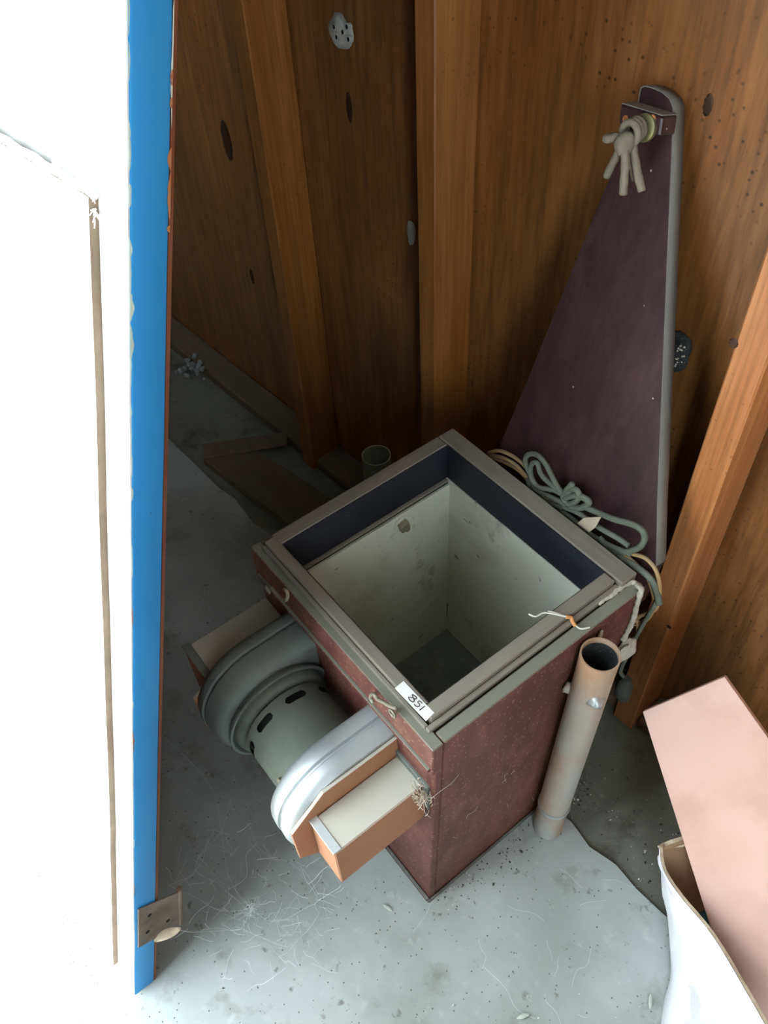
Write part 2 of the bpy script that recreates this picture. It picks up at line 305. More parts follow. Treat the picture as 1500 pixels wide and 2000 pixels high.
# black band just inside the rim
for a in ((OX0+.0002, OX1-.0002, OY0-.012, OY0-.0005), (OX0+.0002, OX1-.0002, OY1+.0005, OY1+.011), (OX0-.012, OX0-.0005, OY0, OY1), (OX1+.0005, OX1+.012, OY0, OY1)):
    pass
obj('inner_band', bx(OX0, OX1, OY1-.002, OY1+.009, .520, FT-.0015), M['band'], box)
obj('inner_band', bx(OX0, OX1, OY0-.009, OY0+.001, .520, FT-.0015), M['band'], box)
obj('inner_band', bx(OX0-.009, OX0+.001, OY0+.001, OY1-.002, .520, FT-.0015), M['band'], box)
obj('inner_band', bx(OX1-.001, OX1+.009, OY0+.001, OY1-.002, .520, FT-.0015), M['band'], box)
LX0 = OX0+.009
obj('liner_panel', bx(OX0, OX1, OY1-.0035, OY1+.008, .07, .520), M['cream'], box)
obj('liner_panel', bx(OX0, OX1, OY0-.008, OY0+.002, .07, .520), M['cream'], box)
obj('liner_panel', bx(OX1-.002, OX1+.008, OY0+.002, OY1-.0035, .07, .520), M['cream'], box)
lp = obj('liner_panel', bx(OX0-.008, LX0, OY0+.002, OY1-.0035, .07, .510), M['cream'], box)
obj('liner_cap', bx(OX0, LX0-.002, OY0+.002, OY1-.0035, .5145, .519), M['framey'], box, bevel=.001)
obj('liner_gap', bx(OX0, LX0-.004, OY0+.002, OY1-.0035, .510, .5145), M['gap'], box)
bm = bmesh.new(); n = 22     # lumpy dirt on the bottom
g = [[bm.verts.new((LX0-.002+(OX1-LX0)*i/n, OY0+(OY1-OY0)*j/n, .073+.004*mnoise.noise(V((i*.6, j*.6, 0))))) for j in range(n+1)] for i in range(n+1)]
for i in range(n):
    for j in range(n): bm.faces.new((g[i][j], g[i+1][j], g[i+1][j+1], g[i][j+1]))
obj('bottom_board', bm, M['dirt'], box, smooth='all')
obj('bottom_panel', bx(OX0, OX1, OY0, OY1, .02, .066), M['boxdark'], box)
obj('liner_split', prism([(LX0+.0006, OY1-.0042, .17), (LX0+.0022, OY1-.0042, .165), (LX0+.0016, OY1-.0042, .125), (LX0+.0004, OY1-.0042, .12)], (0, -.0004, 0)), M['gap'], box)
# bolt through the liner
bp = V((LX0, .545, .487))
bo = obj('bolt', lathe([(0, .017), (.0016, .017), (.0018, .0155)], bp, (1, 0, 0), 28), M['cream'], box, smooth=True)
obj('nut', bx(LX0+.0016, LX0+.012, .545-.009, .545+.009, .487-.009, .487+.009, f=lambda q: bp+Matrix.Rotation(.25, 3, 'X') @ (q-bp)), M['hook'], bo, bevel=.0015)
obj('thread', lathe([(0, .005), (.017, .005), (.018, .004)], bp, (1, 0, 0), 14), M['hook'], bo, smooth=True)
# screw hooks on the front rail
def hook(pxs, eye, off=.009):
    pts = [aty(x, y, BY0-off) for x, y in pxs]
    pts = cat(pts, 6)
    h = obj('hook', tube(pts, .0026, 8), M['hook'], box, smooth='all')
    e = aty(*eye, BY0)
    obj('screw_eye', tube([e+V((.006*math.cos(t), -.008+.0, .006*math.sin(t))) for t in [i*math.pi/6 for i in range(12)]], .0018, 6, closed=True), M['hook'], h, smooth='all')
    obj('screw_shank', tube([e+V((0, .006, -.006)), e+V((0, -.007, -.006))], .0018, 6), M['hook'], h, smooth=True)
hook([(773, 1383), (760, 1378), (748, 1371), (738, 1366), (732, 1357), (726, 1356), (724, 1363), (729, 1372)], (776, 1386))
hook([(530, 1147), (537, 1156), (544, 1163), (552, 1170), (559, 1172), (562, 1163), (560, 1155), (555, 1150)], (531, 1146), .012)
# blower: two stadium-shaped fan casings, motor between, duct blocks outboard
AY, AZ = .218, .40
def stad(x, R, yend=BY0+.010, na=20):
    p = [V((x, yend, AZ+R))]
    for i in range(5): p.append(V((x, yend+(AY-yend)*(i+1)/6, AZ+R)))
    for i in range(na+1):
        t = math.pi/2+math.pi*i/na; p.append(V((x, AY+R*math.cos(t), AZ+R*math.sin(t))))
    for i in range(5): p.append(V((x, AY+(yend-AY)*(i+1)/6, AZ-R)))
    p.append(V((x, yend, AZ-R))); return p
def casing(name, prof, mt):
    return obj(name, loft([stad(x, r) for x, r in prof]), mt, box, smooth=True)
fr = casing('fan_casing', [(-.4975, .086), (-.4965, .092), (-.493, .097), (-.488, .0995), (-.476, .101), (-.470, .1005), (-.4675, .0965), (-.4650, .0965), (-.4625, .1005), (-.455, .101), (-.445, .099), (-.4385, .093)], M['alu'])
fl = casing('fan_casing', [(-.6985, .093), (-.692, .0985), (-.684, .1005), (-.676, .1005), (-.6735, .0965), (-.671, .0965), (-.6685, .1005), (-.655, .1005), (-.643, .0985), (-.634, .094), (-.628, .086), (-.6255, .078)], M['aludust'])
def disc(name, prof, mt, parent): return obj(name, lathe(prof, (0, AY, AZ), (1, 0, 0), 48), mt, parent, smooth=True)
disc('casing_flange', [(-.632, .080), (-.620, .087), (-.616, .089), (-.6135, .089), (-.613, .085), (-.620, .080)], M['aludust'], fl)
disc('casing_cover', [(-.628, .080), (-.612, .079), (-.606, .0765), (-.603, .072), (-.602, .062)], M['motor'], fl)
disc('dark_seal', [(-.604, .0655), (-.594, .0655)], M['black'], fl)
for t in (.55, 2.3, -2.6):
    c = V((-.6135, AY-.083*math.sin(t), AZ+.083*math.cos(t)))
    obj('rivet', blob(c, .0045, 3, .2, 1), M['motor'], fl, smooth='all')
# motor can with ventilation slots
MR = .0715; mx0, mx1 = -.600, -.496; nx, na = 110, 380
slots = [(-.583, math.radians(a), .0055, .017) for a in (-62, -12, 35, 80, 125, 170, 215, 260)]
bm = bmesh.new()
def mp_(i, k, R=MR): 
    t = 2*math.pi*k/na; x = mx0+(mx1-mx0)*i/nx
    rr = R-(.0035 if i == 0 else (.0012 if i < 3 else 0))
    return V((x, AY-rr*math.sin(t), AZ+rr*math.cos(t)))
G = [[bm.verts.new(mp_(i, k)) for k in range(na)] for i in range(nx+1)]
for i in range(nx):
    for k in range(na):
        x = mx0+(mx1-mx0)*(i+.5)/nx; t = 2*math.pi*(k+.5)/na; hole = False
        for sx, st, hw, hl in slots:
            dt = (t-st+math.pi) % (2*math.pi)-math.pi; s = max(abs(dt*MR)-(hl-hw), 0)
            if math.hypot(s, x-sx) < hw: hole = True
        if not hole: bm.faces.new((G[i][k], G[i][(k+1) % na], G[i+1][(k+1) % na], G[i+1][k]))
mo = obj('motor_can', bm, M['motor'], box, smooth=True)
disc('motor_core', [(-.597, .05), (-.597, .064), (-.52, .064), (-.52, .05)], M['black'], mo)
disc('motor_end', [(-.6, MR-.004), (-.5985, MR-.012)], M['motor'], mo)
for px, py in ((500, 1498), (526, 1497)):
    c = V((-.508, AY-.066, AZ+.028)) if px == 500 else V((-.50, AY-.0718, AZ-.004))
    obj('bolt_head', lathe([(-.002, .007), (.003, .007), (.004, .005)], c, (0, -(AY-c.y) and -1, .2), 12), M['hook'], mo, smooth=True)
# brown backing plates
plate = [(.306, .486), (.178, .487), (.150, .462), (.121, .437), (.122, .350), (.150, .322), (.306, .322)]
obj('duct_plate', prism([(-.4385, y, z) for y, z in plate], (.0055, 0, 0)), M['brown'], box, bevel=.0006)
obj('duct_plate', prism([(-.704, y, z-.012) for y, z in plate], (.0055, 0, 0)), M['brown'], box, bevel=.0006)
for x0, x1, end in ((-.433, -.376, 1), (-.776, -.704, 0)):
    dk = obj('duct_block', bx(x0, x1, .150, BY0+.008, .330, .440 if end else .447), M['brown'], box, bevel=.002)
    zt = .440 if end else .447
    obj('tin_capping', bx(x0-.004, x1-.001, .1485, .1615, zt-.0005, zt+.0018), M['tin'] if end else M['aludust'], dk, bevel=.0006)
    if end: obj('face_flange', bx(x0-.002, x1+.012, BY0+.0, BY0+.0055, .38, zt+.014), M['aludust'], dk, bevel=.001)
# auction label
lab_c = [atz(771, 1344, FT+.0012), atz(788, 1330, FT+.0012), atz(848, 1392, FT+.0012), atz(832, 1408, FT+.0012)]
lab = obj('paper_label', prism(lab_c, (0, 0, -.0008)), M['label'], box); lab['label'] = 'white paper label with handwritten 851'
L0 = lab_c[0]; LU = (lab_c[3]-lab_c[0]); LV = (lab_c[1]-lab_c[0])
strokes = [[(.50, .78), (.43, .80), (.37, .72), (.42, .60), (.50, .46), (.50, .30), (.42, .22), (.36, .32), (.40, .48), (.48, .62), (.50, .76)],
           [(.66, .80), (.58, .78), (.575, .60), (.62, .58), (.66, .48), (.645, .30), (.59, .22), (.56, .27)],
           [(.745, .80), (.74, .50), (.735, .22)]]
bm = bmesh.new()
for s in strokes: tube(cat([L0+LU*a+LV*b+V((0, 0, .0004)) for a, b in s], 4), .00055, 5, bm=bm)
obj('handwritten_number', bm, M['ink'], lab)

# ------------------------------------------------------------------ tapered board behind the box
PB = V((0, .708, .53)); PT = V((0, .872, 1.19)); pd = (PT-PB).normalized(); pn = V((1, 0, 0)).cross(pd)   # pn points to the camera side (-y) or away
if pn.y > 0: pn = -pn
pb = lambda x, y, off=0: onp(x, y, PB+pn*off, pn)
out = [pb(x, y) for x, y in ((1281, 1105), (1284, 980), (1292, 780), (1299, 612), (1307, 412), (1311, 320), (1314, 235))]
top = [pb(x, y) for x, y in ((1313, 210), (1307, 194), (1293, 181), (1275, 173), (1260, 169), (1251, 172), (1247, 190), (1241, 235))]
left = [pb(x, y) for x, y in ((1180, 370), (1095, 580), (1030, 740), (975, 870))]
br = out[0]; bl = left[-1]
yl = BY1+.005
pad = thing('tapered_board', 'tall plum-stained tapered board with rounded top standing behind the box', 'board', (-.56, yl, 0))
zf = lambda P, z: P+pd*((z-P.z)/pd.z)
ring = out+top+left+[zf(bl, .505), zf(br, .505)]
pbd = obj('board', prism(ring, -pn*.022), M['paddle'], pad, bevel=.0012)
obj('foot_board', bx(-.69, -.44, yl, yl+.018, .0, .53), M['paddle'], pad, bevel=.001)
# dusty edge band: right side and over the rounded top
seq = out+top
bm = bmesh.new()
rings = []
for p in seq: rings.append([p+pn*.0006, p-pn*.0225])
cen = pb(1255, 700)
R1 = [[bm.verts.new(q+(q-cen).normalized()*0+V((.0012 if i < 9 else 0, 0, .0012 if i > 6 else 0))) for q in r] for i, r in enumerate(rings)]
for A, B in zip(R1, R1[1:]): bm.faces.new((A[0], A[1], B[1], B[0]))
ed = obj('edge_dust', bm, M['paddledge'], pad, smooth=True)
md = ed.modifiers.new('s', 'SOLIDIFY'); md.thickness = .0012; md.offset = -1
# cleat block with ring and knotted cord
def pq(x, y, off): return onp(x, y, PB+pn*off, pn)
bw0, bw1 = pq(1247, 192, .0), pq(1318, 215, .0)
c0 = pq(1212, 203, .030); c1 = pq(1294, 228, .030); c2 = pq(1288, 267, .030); c3 = pq(1207, 241, .030); ux = V((1, 0, 0))
cb = obj('cleat_block', prism([c0, c1, c2, c3], -pn*.030), M['paddle'], pad, bevel=.002)
cu = (c1-c0).normalized(); cv = (c0-c3).normalized()
obj('top_dust', prism([c0+cu*.001+cv*.0004-pn*.001, c1-cu*.001+cv*.0004-pn*.001, c1-cu*.001+cv*.0004-pn*.029, c0+cu*.001+cv*.0004-pn*.029], cv*.0012), M['paddledge'], cb)
rc = pq(1256, 250, .034)
obj('brass_ring', lathe([(-.003, .0155), (.002, .0155), (.003, .0135), (.0032, .006)], rc-pn*.002, pn, 24), M['brass'], cb, smooth=True)
for px, py in ((1222, 232), (1275, 231)):
    obj('screw', lathe([(0, .0042), (.0012, .0038), (.0016, .002)], pq(px, py, .030), pn, 12), M['chip'], cb, smooth=True)
kn = bmesh.new(); kc = pq(1232, 262, .052)
def rope(pts, r=.0062, bm=kn): tube(cat(pts, 6), r, 9, bm=bm)
for k, off in enumerate((.040, .047, .054)):
    c = pq(1245-k*7, 250+k*5, off); a1 = ux; a2 = pd
    tube([c+(a1*math.cos(t)+a2*math.sin(t))*(.0095+.001*k)+pn*.003*math.sin(t) for t in [i*2*math.pi/16 for i in range(16)]], .0043, 8, closed=True, bm=kn)
blob(pq(1219, 281, .060), .0125, 4, .35, 2, (1, .9, 1.15), kn)
rk = obj('cord_knot', kn, M['rope'], cb, smooth='all'); rk['label'] = 'knotted pale cord with hanging ends'
for pts in ([(1214, 270, .058), (1202, 268, .062), (1188, 271, .066), (1182, 270, .066)],
            [(1212, 285, .056), (1204, 306, .05), (1194, 325, .045), (1184, 345, .040)],
            [(1220, 292, .062), (1221, 320, .062), (1219, 350, .060), (1217, 381, .058)],
            [(1236, 285, .050), (1240, 310, .050), (1247, 345, .048), (1254, 374, .046)],
            [(1229, 288, .045), (1234, 315, .040), (1239, 335, .036), (1241, 352, .033)]):
    ps = cat([pq(*p) for p in pts], 6)
    obj('cord_end', tube(ps, [.0050+.0003*math.sin(k*1.1) for k in range(len(ps)-1)]+[.0040], 9), M['rope'], rk, smooth='all')

# ------------------------------------------------------------------ pipes
def pipe(name, label, top, bot, r, mt, inner, seg=36, wall_=.0022):
    t = thing(name, label, 'pipe', (bot.x, bot.y, 0)); ax = (top-bot); L = ax.length
    obj('tube', lathe([(0, r*.985), (L*.12, r), (L*.93, r), (L, r*1.02), (L, r*1.02-wall_), (L*.9, r-wall_), (L*.7, r-wall_)], bot, ax, seg, cap=False), mt, t, smooth=True)
    obj('bore', lathe([(L*.72, r-wall_*1.1), (L*.985, r-wall_*1.05)], bot, ax, seg, cap=False), inner, t, smooth=True)
    obj('bore_floor', lathe([(L*.72, r-wall_*1.2), (L*.721, r-wall_*1.3)], bot, ax, seg), M['darkfleck'], t)
    return t, ax.normalized(), L
ptop = V((-.3215, .5605, .571)); pbot = V((-.3235, .5435, .001))
pp, pax, pL = pipe('rusty_pipe', 'rusty galvanised pipe standing upright against the maroon side of the box', ptop, pbot, .0265, M['rust'], M['darkfleck'])
obj('clamp_band', lathe([(pL*.165, .0270), (pL*.165, .0282), (pL*.182, .0282), (pL*.182, .0270)], pbot, pax, 36), M['galv'], pp, smooth=True)
lug = atx(1185, 1333, -.298)
obj('weld_lug', blob(pbot+pax*(pL-.075)+V((.020, -.014, 0)), .013, 5, .6, 2, (1.0, .9, .8), freq=1.6), M['galv'], pp, smooth='all')
obj('weld_lug', blob(pbot+pax*(pL-.10)+V((-.024, -.014, 0)), .009, 9, .6, 2, (.7, 1, 1.3), freq=1.6), M['rust'], pp, smooth='all')
p2 = CAM+ray(735, 889)*1.60
pipe('short_green_pipe', 'weathered green pipe with rusty rim standing behind the far corner of the box', p2, V((p2.x, p2.y, -.011)), .0275, M['rustgreen'], M['rustgreen'])

# ------------------------------------------------------------------ white door with blue edge
D0 = V((-.545, -.18, .0118)); DD = V((-.04572134, .3009988, .95252784)); DH = V((-.99393915, -.10913347, -.0132229)); DM = V((.09997259, -.94735928, .30416422))
def dp(u, v, o=0): return D0+DH*u+DD*v+DM*o           # across, up, out of the white face
door = thing('panel_door', 'old white panel door with bright blue painted edge leaning back at left', 'door', (D0.x-.38, D0.y, 0))
def dbx(u0, u1, v0, v1, o0, o1): return bx(u0, u1, v0, v1, o0, o1, f=lambda q: dp(q.x, q.y, q.z))
DW, DL, DT = .78, 1.98, .038
for u0, u1 in ((.0012, .112), (DW-.112, DW)): obj('stile', dbx(u0, u1, 0, DL, -DT+.001, 0), M['white'], door, bevel=.001)
for v0, v1 in ((0, .22), (.90, 1.10), (DL-.12, DL)): obj('rail', dbx(.112, DW-.112, v0, v1, -DT+.001, -.0003), M['white'], door, bevel=.001)
for v0, v1 in ((.22, .90), (1.10, DL-.12)):
    obj('door_panel', dbx(.112, DW-.112, v0, v1, -DT*.65, -.012), M['white'], door)
for (u0, u1, v0, v1) in ((.112, .124, 1.10, 1.345), (.112, DW-.112, 1.345, 1.357), (.112, .124, 1.357, DL-.12), (DW-.124, DW-.112, 1.10, DL-.12)):
    obj('moulding', dbx(u0, u1, v0, v1, -.013, -.002), M['white'], door, bevel=.003)
# blue edge and red back skin
eb = bmesh.new(); nseg = 60
rows = []
for i in range(nseg+1):
    v = DL*i/nseg; j = .0016*mnoise.noise(V((v*9, 1, 0)))
    rows.append([dp(.0005, v, -.0016+j), dp(-.0006, v, -.004), dp(-.0006, v, -DT+.004), dp(.0004, v, -DT+.0016-abs(j)*.6)])
loft(rows, False, eb, closed=False)
be = obj('blue_edge', eb, M['blue'], door, smooth='all'); be['label'] = 'bright blue painted door edge'
obj('edge_core', dbx(.0003, .004, 0, DL, -DT+.006, -.0004), M['white'], door)
obj('back_skin', dbx(.0, DW, .0, DL, -DT-.003, -DT+.0008), M['redoxide'], door)
# chipped old paint along both arrises
def chip(v0, v1, o, wmax, mt, seed):
    bm = bmesh.new(); n = 16; A = []; B = []
    for i in range(n+1):
        v = v0+(v1-v0)*i/n; k = math.sin(math.pi*i/n)**.5*wmax*(.55+.9*abs(mnoise.noise(V((v*60, seed, 0)))))
        A.append(bm.verts.new(dp(-.0010, v, o))); B.append(bm.verts.new(dp(-.0010, v, o-(k if o > -.02 else -k))))
    for i in range(n): bm.faces.new((A[i], A[i+1], B[i+1], B[i]))
    obj('paint_chip', bm, M[mt], door)
for k in range(16):
    v0 = 1.0+k*.03+random.uniform(-.008, .008); chip(v0, v0+random.uniform(.012, .045), -.0012, random.uniform(.0010, .0042), 'flake', k)
for k, (a, b2) in enumerate(((.90, .945), (.83, .86), (.70, .715), (.62, .66), (.42, .44), (.30, .33))): chip(a, b2, -.0012, .0016, 'chip' if k % 2 else 'flake', k+20)
for k, (a, b2) in enumerate(((1.262, 1.30), (1.30, 1.318), (1.345, 1.353), (1.36, 1.372), (1.252, 1.258))): chip(a, b2, -DT+.0004, .0042, 'chip', k+40)
chip(1.33, 1.42, -DT+.0006, .0022, 'flake', 60)
# fibreboard sheet fixed over the lower part
sheet = [dp(.0395+.0022*mnoise.noise(V((v*5, 3, 0)))+(.008*(1-v/1.27) if v < .4 else .003), v, .0002) for v in [0.035+1.235*i/30 for i in range(31)]]
ring = sheet+[dp(DW-.02, 1.27, .0002), dp(DW-.02, .035, .0002)]
bm = bmesh.new(); off = DM*.0085
a = [bm.verts.new(p) for p in ring]; b_ = [bm.verts.new(p+off) for p in ring]; n = len(a)
bm.faces.new(b_)
sh = obj('cover_sheet', bm, M['white'], door)
bm = bmesh.new(); a = [bm.verts.new(p) for p in ring]; b_ = [bm.verts.new(p+off*.995) for p in ring]
for i in range(n): bm.faces.new((a[i], a[(i+1) % n], b_[(i+1) % n], b_[i]))
bm.faces.new(a[::-1])
obj('sheet_edge', bm, M['raw'], sh)
fz = bmesh.new()      # frayed whitish fluff along the top of the sheet
pts = [dp(.040+.74*i/60, 1.272+.001*math.sin(i*1.7), .0045) for i in range(61)]
tube(pts, [.0042+.0012*mnoise.noise(V((i*1.1, 0, 0))) for i in range(61)], 7, bm=fz)
for i in range(70):
    p = dp(.035+random.random()*.25, 1.272, .006); q = p+V((random.uniform(-.006, .006), random.uniform(-.006, .002), random.uniform(-.006, .005))); tube([p, (p+q)/2+V((.001, 0, .001)), q], .0005, 4, bm=fz)
for i in range(14):
    p = dp(.040, 1.262-.012*random.random(), .005); q = p+V((random.uniform(-.004, .006), random.uniform(-.005, .002), random.uniform(-.006, .004))); tube([p, (p+q)/2+V((.001, 0, .001)), q], .0006, 4, bm=fz)
obj('frayed_edge', fz, M['white'], sh, smooth='all')
# loose hinge leaf near the foot
hg = obj('hinge_leaf', prism([dp(-.0015, .262, -.006), dp(-.0015, .152, -.006), dp(-.0015, .128, -.078), dp(-.0015, .150, -.084), dp(-.0015, .232, -.074)], -DH*.0022), M['hinge'], door, bevel=.0004)
hg['label'] = 'rusted steel hinge leaf'
for v, o in ((.225, -.025), (.180, -.022), (.17, -.058)):
    obj('screw_hole', lathe([(0, .0035), (.0006, .0032)], dp(-.0038, v, o), -DH, 12), M['black'], hg)
obj('knuckle', tube([dp(-.001, .236, -.078), dp(-.001, .128, -.084)], .0048, 10), M['hinge'], hg, smooth=True)

# ------------------------------------------------------------------ carton, plank, packet
CZ = .28
P1 = atz(1255, 1390, .42); P3 = atz(1393, 1829, .225); Dn = (P3-P1).normalized()
P2 = atz(1415, 1322, P1.z+.085)
nrm = (P2-P1).cross(Dn).normalized()
if nrm.z < 0: nrm = -nrm
Q2 = onp(1500, 1441, P1, nrm); De = (Q2-P2).normalized()
topE = [(1288, 1655), (1296, 1700), (1330, 1752), (1393, 1829), (1470, 1958), (1540, 2080)]
botE = [(1292, 1690), (1298, 1765), (1309, 1860), (1309, 1910), (1296, 1965), (1284, 2060)]
T = cat([atz(x, y, CZ) for x, y in topE], 5); Bt = cat([atz(x, y, .0 if i else .15) for i, (x, y) in enumerate(botE)], 5)
Bt = [V((p.x, p.y, max(p.z, .0015))) for p in Bt]
ct = thing('cardboard_carton', 'open cardboard carton with white lavender-spotted outside at the lower right', 'carton', (.0, .62, 0))
nn = len(T); rows = []
for k in range(9):
    s = k/8; rows.append([T[i].lerp(Bt[i], s)+V((-.004, -.006, 0))*math.sin(math.pi*s)*mnoise.noise(V((i*.3, s*3, 0))) for i in range(nn)])
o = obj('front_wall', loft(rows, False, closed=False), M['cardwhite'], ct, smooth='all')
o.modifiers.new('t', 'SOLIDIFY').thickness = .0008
inn = V((.012, .030, 0)).normalized()*.0045
o = obj('front_wall_lining', loft([[p+inn*min(i/12, 1) for i, p in enumerate(r) if i >= 9] for r in rows[:4]], False, closed=False), M['card'], ct, smooth='all')
te = bmesh.new(); loft([[p+V((0, 0, .001+.0016*mnoise.noise(V((i*2.1, 4, 0))))) for i, p in enumerate(rows[0])], [p+inn+V((0, 0, .0008+.0016*mnoise.noise(V((i*2.3, 9, 0))))) for i, p in enumerate(rows[0])]], False, te, closed=False)
obj('torn_edge', te, M['corr'], ct)
K = T[0]; bkdir = V((.62, .78, 0)).normalized()
kx = atz(1345, 1632, CZ+.006); bdir = V((kx.x-K.x, kx.y-K.y, 0)).normalized(); e2 = K+bdir*.22
def wallq(a, b, z0, z1, t, m_, nm):
    nrm = (b-a).cross(V((0, 0, 1))).normalized()*t
    bm = prism([V((a.x, a.y, z0)), V((b.x, b.y, z0)), V((b.x, b.y, z1)), V((a.x, a.y, z1))], nrm); return obj(nm, bm, m_, ct)
SH = Bt[9]-K; SH.z = 0
def tz(p): return min(CZ, P1.z+((V((P1.x, P1.y, 0))-V((p.x, p.y, 0))).dot(nrm))/nrm.z-.020) if p is not K else CZ
bm = bmesh.new(); ns = 10; wn = V((bdir.y, -bdir.x, 0))*.0045; ra = []; rb = []
for i in range(ns+1):
    p = K+bdir*(.22*i/ns); t_ = V((p.x, p.y, CZ if i == 0 else tz(p))); q = V((p.x, p.y, .002))+SH
    ra.append([q+wn*8, t_+wn*.3]); rb.append([q+wn*9, t_+wn*1.3])
loft([[ra[i][0], ra[i][1], rb[i][1], rb[i][0]] for i in range(ns+1)], True, bm)
obj('side_wall', bm, M['card'], ct)
e3 = T[-1]+bdir*.24
wallq(e2+SH*.5, e3, .002, .16, .0045, M['card'], 'back_wall'); wallq(T[-1], e3, .002, .20, .0045, M['card'], 'side_wall')
obj('carton_base', prism([V((p.x, p.y, .001)) for p in (K+SH, T[-1], e3, e2+SH)], (0, 0, .004)), M['card'], ct)
te = bmesh.new(); n = 10; A = []; B = []; wv_ = V((-bdir.y, bdir.x, 0))
for i in range(n+1):
    p = K+bdir*(.11*i/n); p = V((p.x, p.y, CZ if i == 0 else tz(p)))
    A.append(te.verts.new(p+wv_*.004*(1 if i else .3)+V((0, 0, .003*mnoise.noise(V((i*.9, 2, 0)))+.001)))); B.append(te.verts.new(p-wv_*(.010+.005*mnoise.noise(V((i*.8, 7, 0))))*(min(i, 3)/3)+V((0, 0, -.003+.003*mnoise.noise(V((i*1.3, 4, 0)))))))
for i in range(n): te.faces.new((A[i], A[i+1], B[i+1], B[i]))
o = obj('torn_edge', te, M['corr'], ct); o.modifiers.new('t', 'SOLIDIFY').thickness = .003
# plank sticking out of the carton
Lp = .50
PE1 = P1+Dn*.52; PE2 = P2+De*(.42)
pk = thing('laminate_plank', 'pinkish wood-grain laminate board sticking out of the carton toward the wall', 'board', (PE1.x, PE1.y, min(PE1.z, PE2.z)))
obj('board', prism([P1, P2, PE2, PE1], -nrm*.012), M['pink'], pk, bevel=.0008)
# packet inside
pc = [atz(x, y, .12) for x, y in ((1335, 1755), (1400, 1715), (1460, 1800), (1395, 1860))]
bm = bmesh.new(); n = 10; g = []
for i in range(n+1):
    g.append([bm.verts.new(pc[0].lerp(pc[1], j/n).lerp(pc[3].lerp(pc[2], j/n), i/n)+V((0, 0, .012*mnoise.noise(V((i*.6, j*.6, 3)))))) for j in range(n+1)])
for i in range(n):
    for j in range(n): bm.faces.new((g[i][j], g[i+1][j], g[i+1][j+1], g[i][j+1]))
geo = bmesh.ops.extrude_face_region(bm, geom=bm.faces[:]); 
for v in [e for e in geo['geom'] if isinstance(e, bmesh.types.BMVert)]: v.co.z -= .112 + (v.co.z-.12)
tag(obj('packet', bm, M['bluegreen'], smooth='all'), 'crumpled blue and green packet inside the carton', 'packet')

# ------------------------------------------------------------------ cords behind the box
def cord(name, label, runs, mt, r, plane_y=.703, cat_='cable', loc=(-.45, .70, .57)):
    t = thing(name, label, cat_, loc)
    for pts, rr in runs:
        P = cat([aty(p[0], p[1], p[2] if len(p) > 2 else plane_y) for p in pts], 7)
        obj('strand', tube(P, rr or r, 8), mt, t, smooth='all')
    return t
gc = cord('grey_flex', 'grey-green flex bundled in loops behind the box rim', [
    ([(1110, 975), (1085, 958), (1050, 950), (1035, 925), (1026, 900), (1032, 888), (1048, 888), (1065, 905), (1078, 930), (1092, 955), (1110, 968)], .0042),
    ([(1105, 985), (1075, 970), (1045, 955), (1036, 920), (1040, 905), (1050, 905), (1056, 925), (1075, 945), (1100, 962)], .004),
    ([(1100, 992), (1065, 978), (1040, 960), (1030, 935)], .004),
    ([(1138, 988), (1165, 1000), (1200, 1014), (1235, 1024), (1254, 1036), (1259, 1052), (1250, 1068), (1228, 1077), (1205, 1076), (1185, 1068)], .0046),
    ([(1100, 990), (1130, 1002), (1170, 1030), (1205, 1050), (1228, 1066)], .0042),
    ([(1096, 998), (1120, 1016), (1155, 1045), (1190, 1065), (1232, 1082)], .0042),
    ([(1170, 1050), (1200, 1080), (1240, 1105), (1270, 1130), (1282, 1155), (1288, 1180)], .0050),
    ([(1118, 945), (1106, 958), (1100, 972), (1112, 984), (1128, 976), (1130, 962), (1120, 955), (1108, 962)], .0046),
    ([(1105, 972), (1122, 968), (1140, 972), (1150, 982), (1135, 992), (1115, 990)], .005)], M['greycord'], .0045, .7015)
tc_ = cord('tan_flex', 'tan twin flex coiled in loops over the back corner of the box', [
    ([(955, 884), (975, 880), (1000, 890), (1025, 910), (1040, 935)], .0030),
    ([(955, 888), (985, 895), (1010, 910), (1035, 940), (1060, 965)], .0030),
    ([(958, 893), (990, 905), (1020, 925), (1045, 955), (1085, 985), (1100, 1000)], .0030),
    ([(1200, 1072), (1230, 1095), (1260, 1120), (1273, 1150), (1278, 1180), (1268, 1205), (1250, 1218), (1236, 1220)], .0031),
    ([(1215, 1078), (1245, 1105), (1272, 1135), (1284, 1160), (1282, 1185), (1266, 1198), (1244, 1204)], .0031),
    ([(1235, 1082), (1260, 1090), (1280, 1112), (1288, 1140), (1288, 1165), (1280, 1190), (1255, 1200), (1242, 1210)], .0031),
    ([(1240, 1204), (1246, 1218), (1245, 1236), (1236, 1248), (1226, 1252)], .0034)], M['tancord'], .003, .7055, loc=(-.40, .7055, .52))
# dusty plug hanging beside the pipe
pc_ = aty(1220, 1345, .705)
plg = obj('plug', loft([[pc_+V((sx*k, sy*k*.8, dz)) for sx, sy in ((.012, .006), (.006, .012), (-.006, .012), (-.012, .006), (-.012, -.006), (-.006, -.012), (.006, -.012), (.012, -.006))] for dz, k in ((-.030, .75), (-.026, 1), (.012, 1), (.022, .7), (.034, .45))]), M['plug'], gc, smooth=True)
obj('lead', tube(cat([pc_+V((0, 0, .03)), aty(1212, 1312, .704), aty(1225, 1280, .7035), aty(1250, 1230, .703), aty(1282, 1176, .7015)], 6), .0034, 8), M['greycord'], gc, smooth='all')
tagp = [aty(x, y, .692) for x, y in ((1127, 1022), (1140, 1012), (1174, 1010), (1163, 1030), (1150, 1040))]
tag(obj('paper_scrap', prism(tagp, (0, .0008, .0006)), M['deadleaf']), 'pale torn paper scrap caught in the grey flex', 'paper')
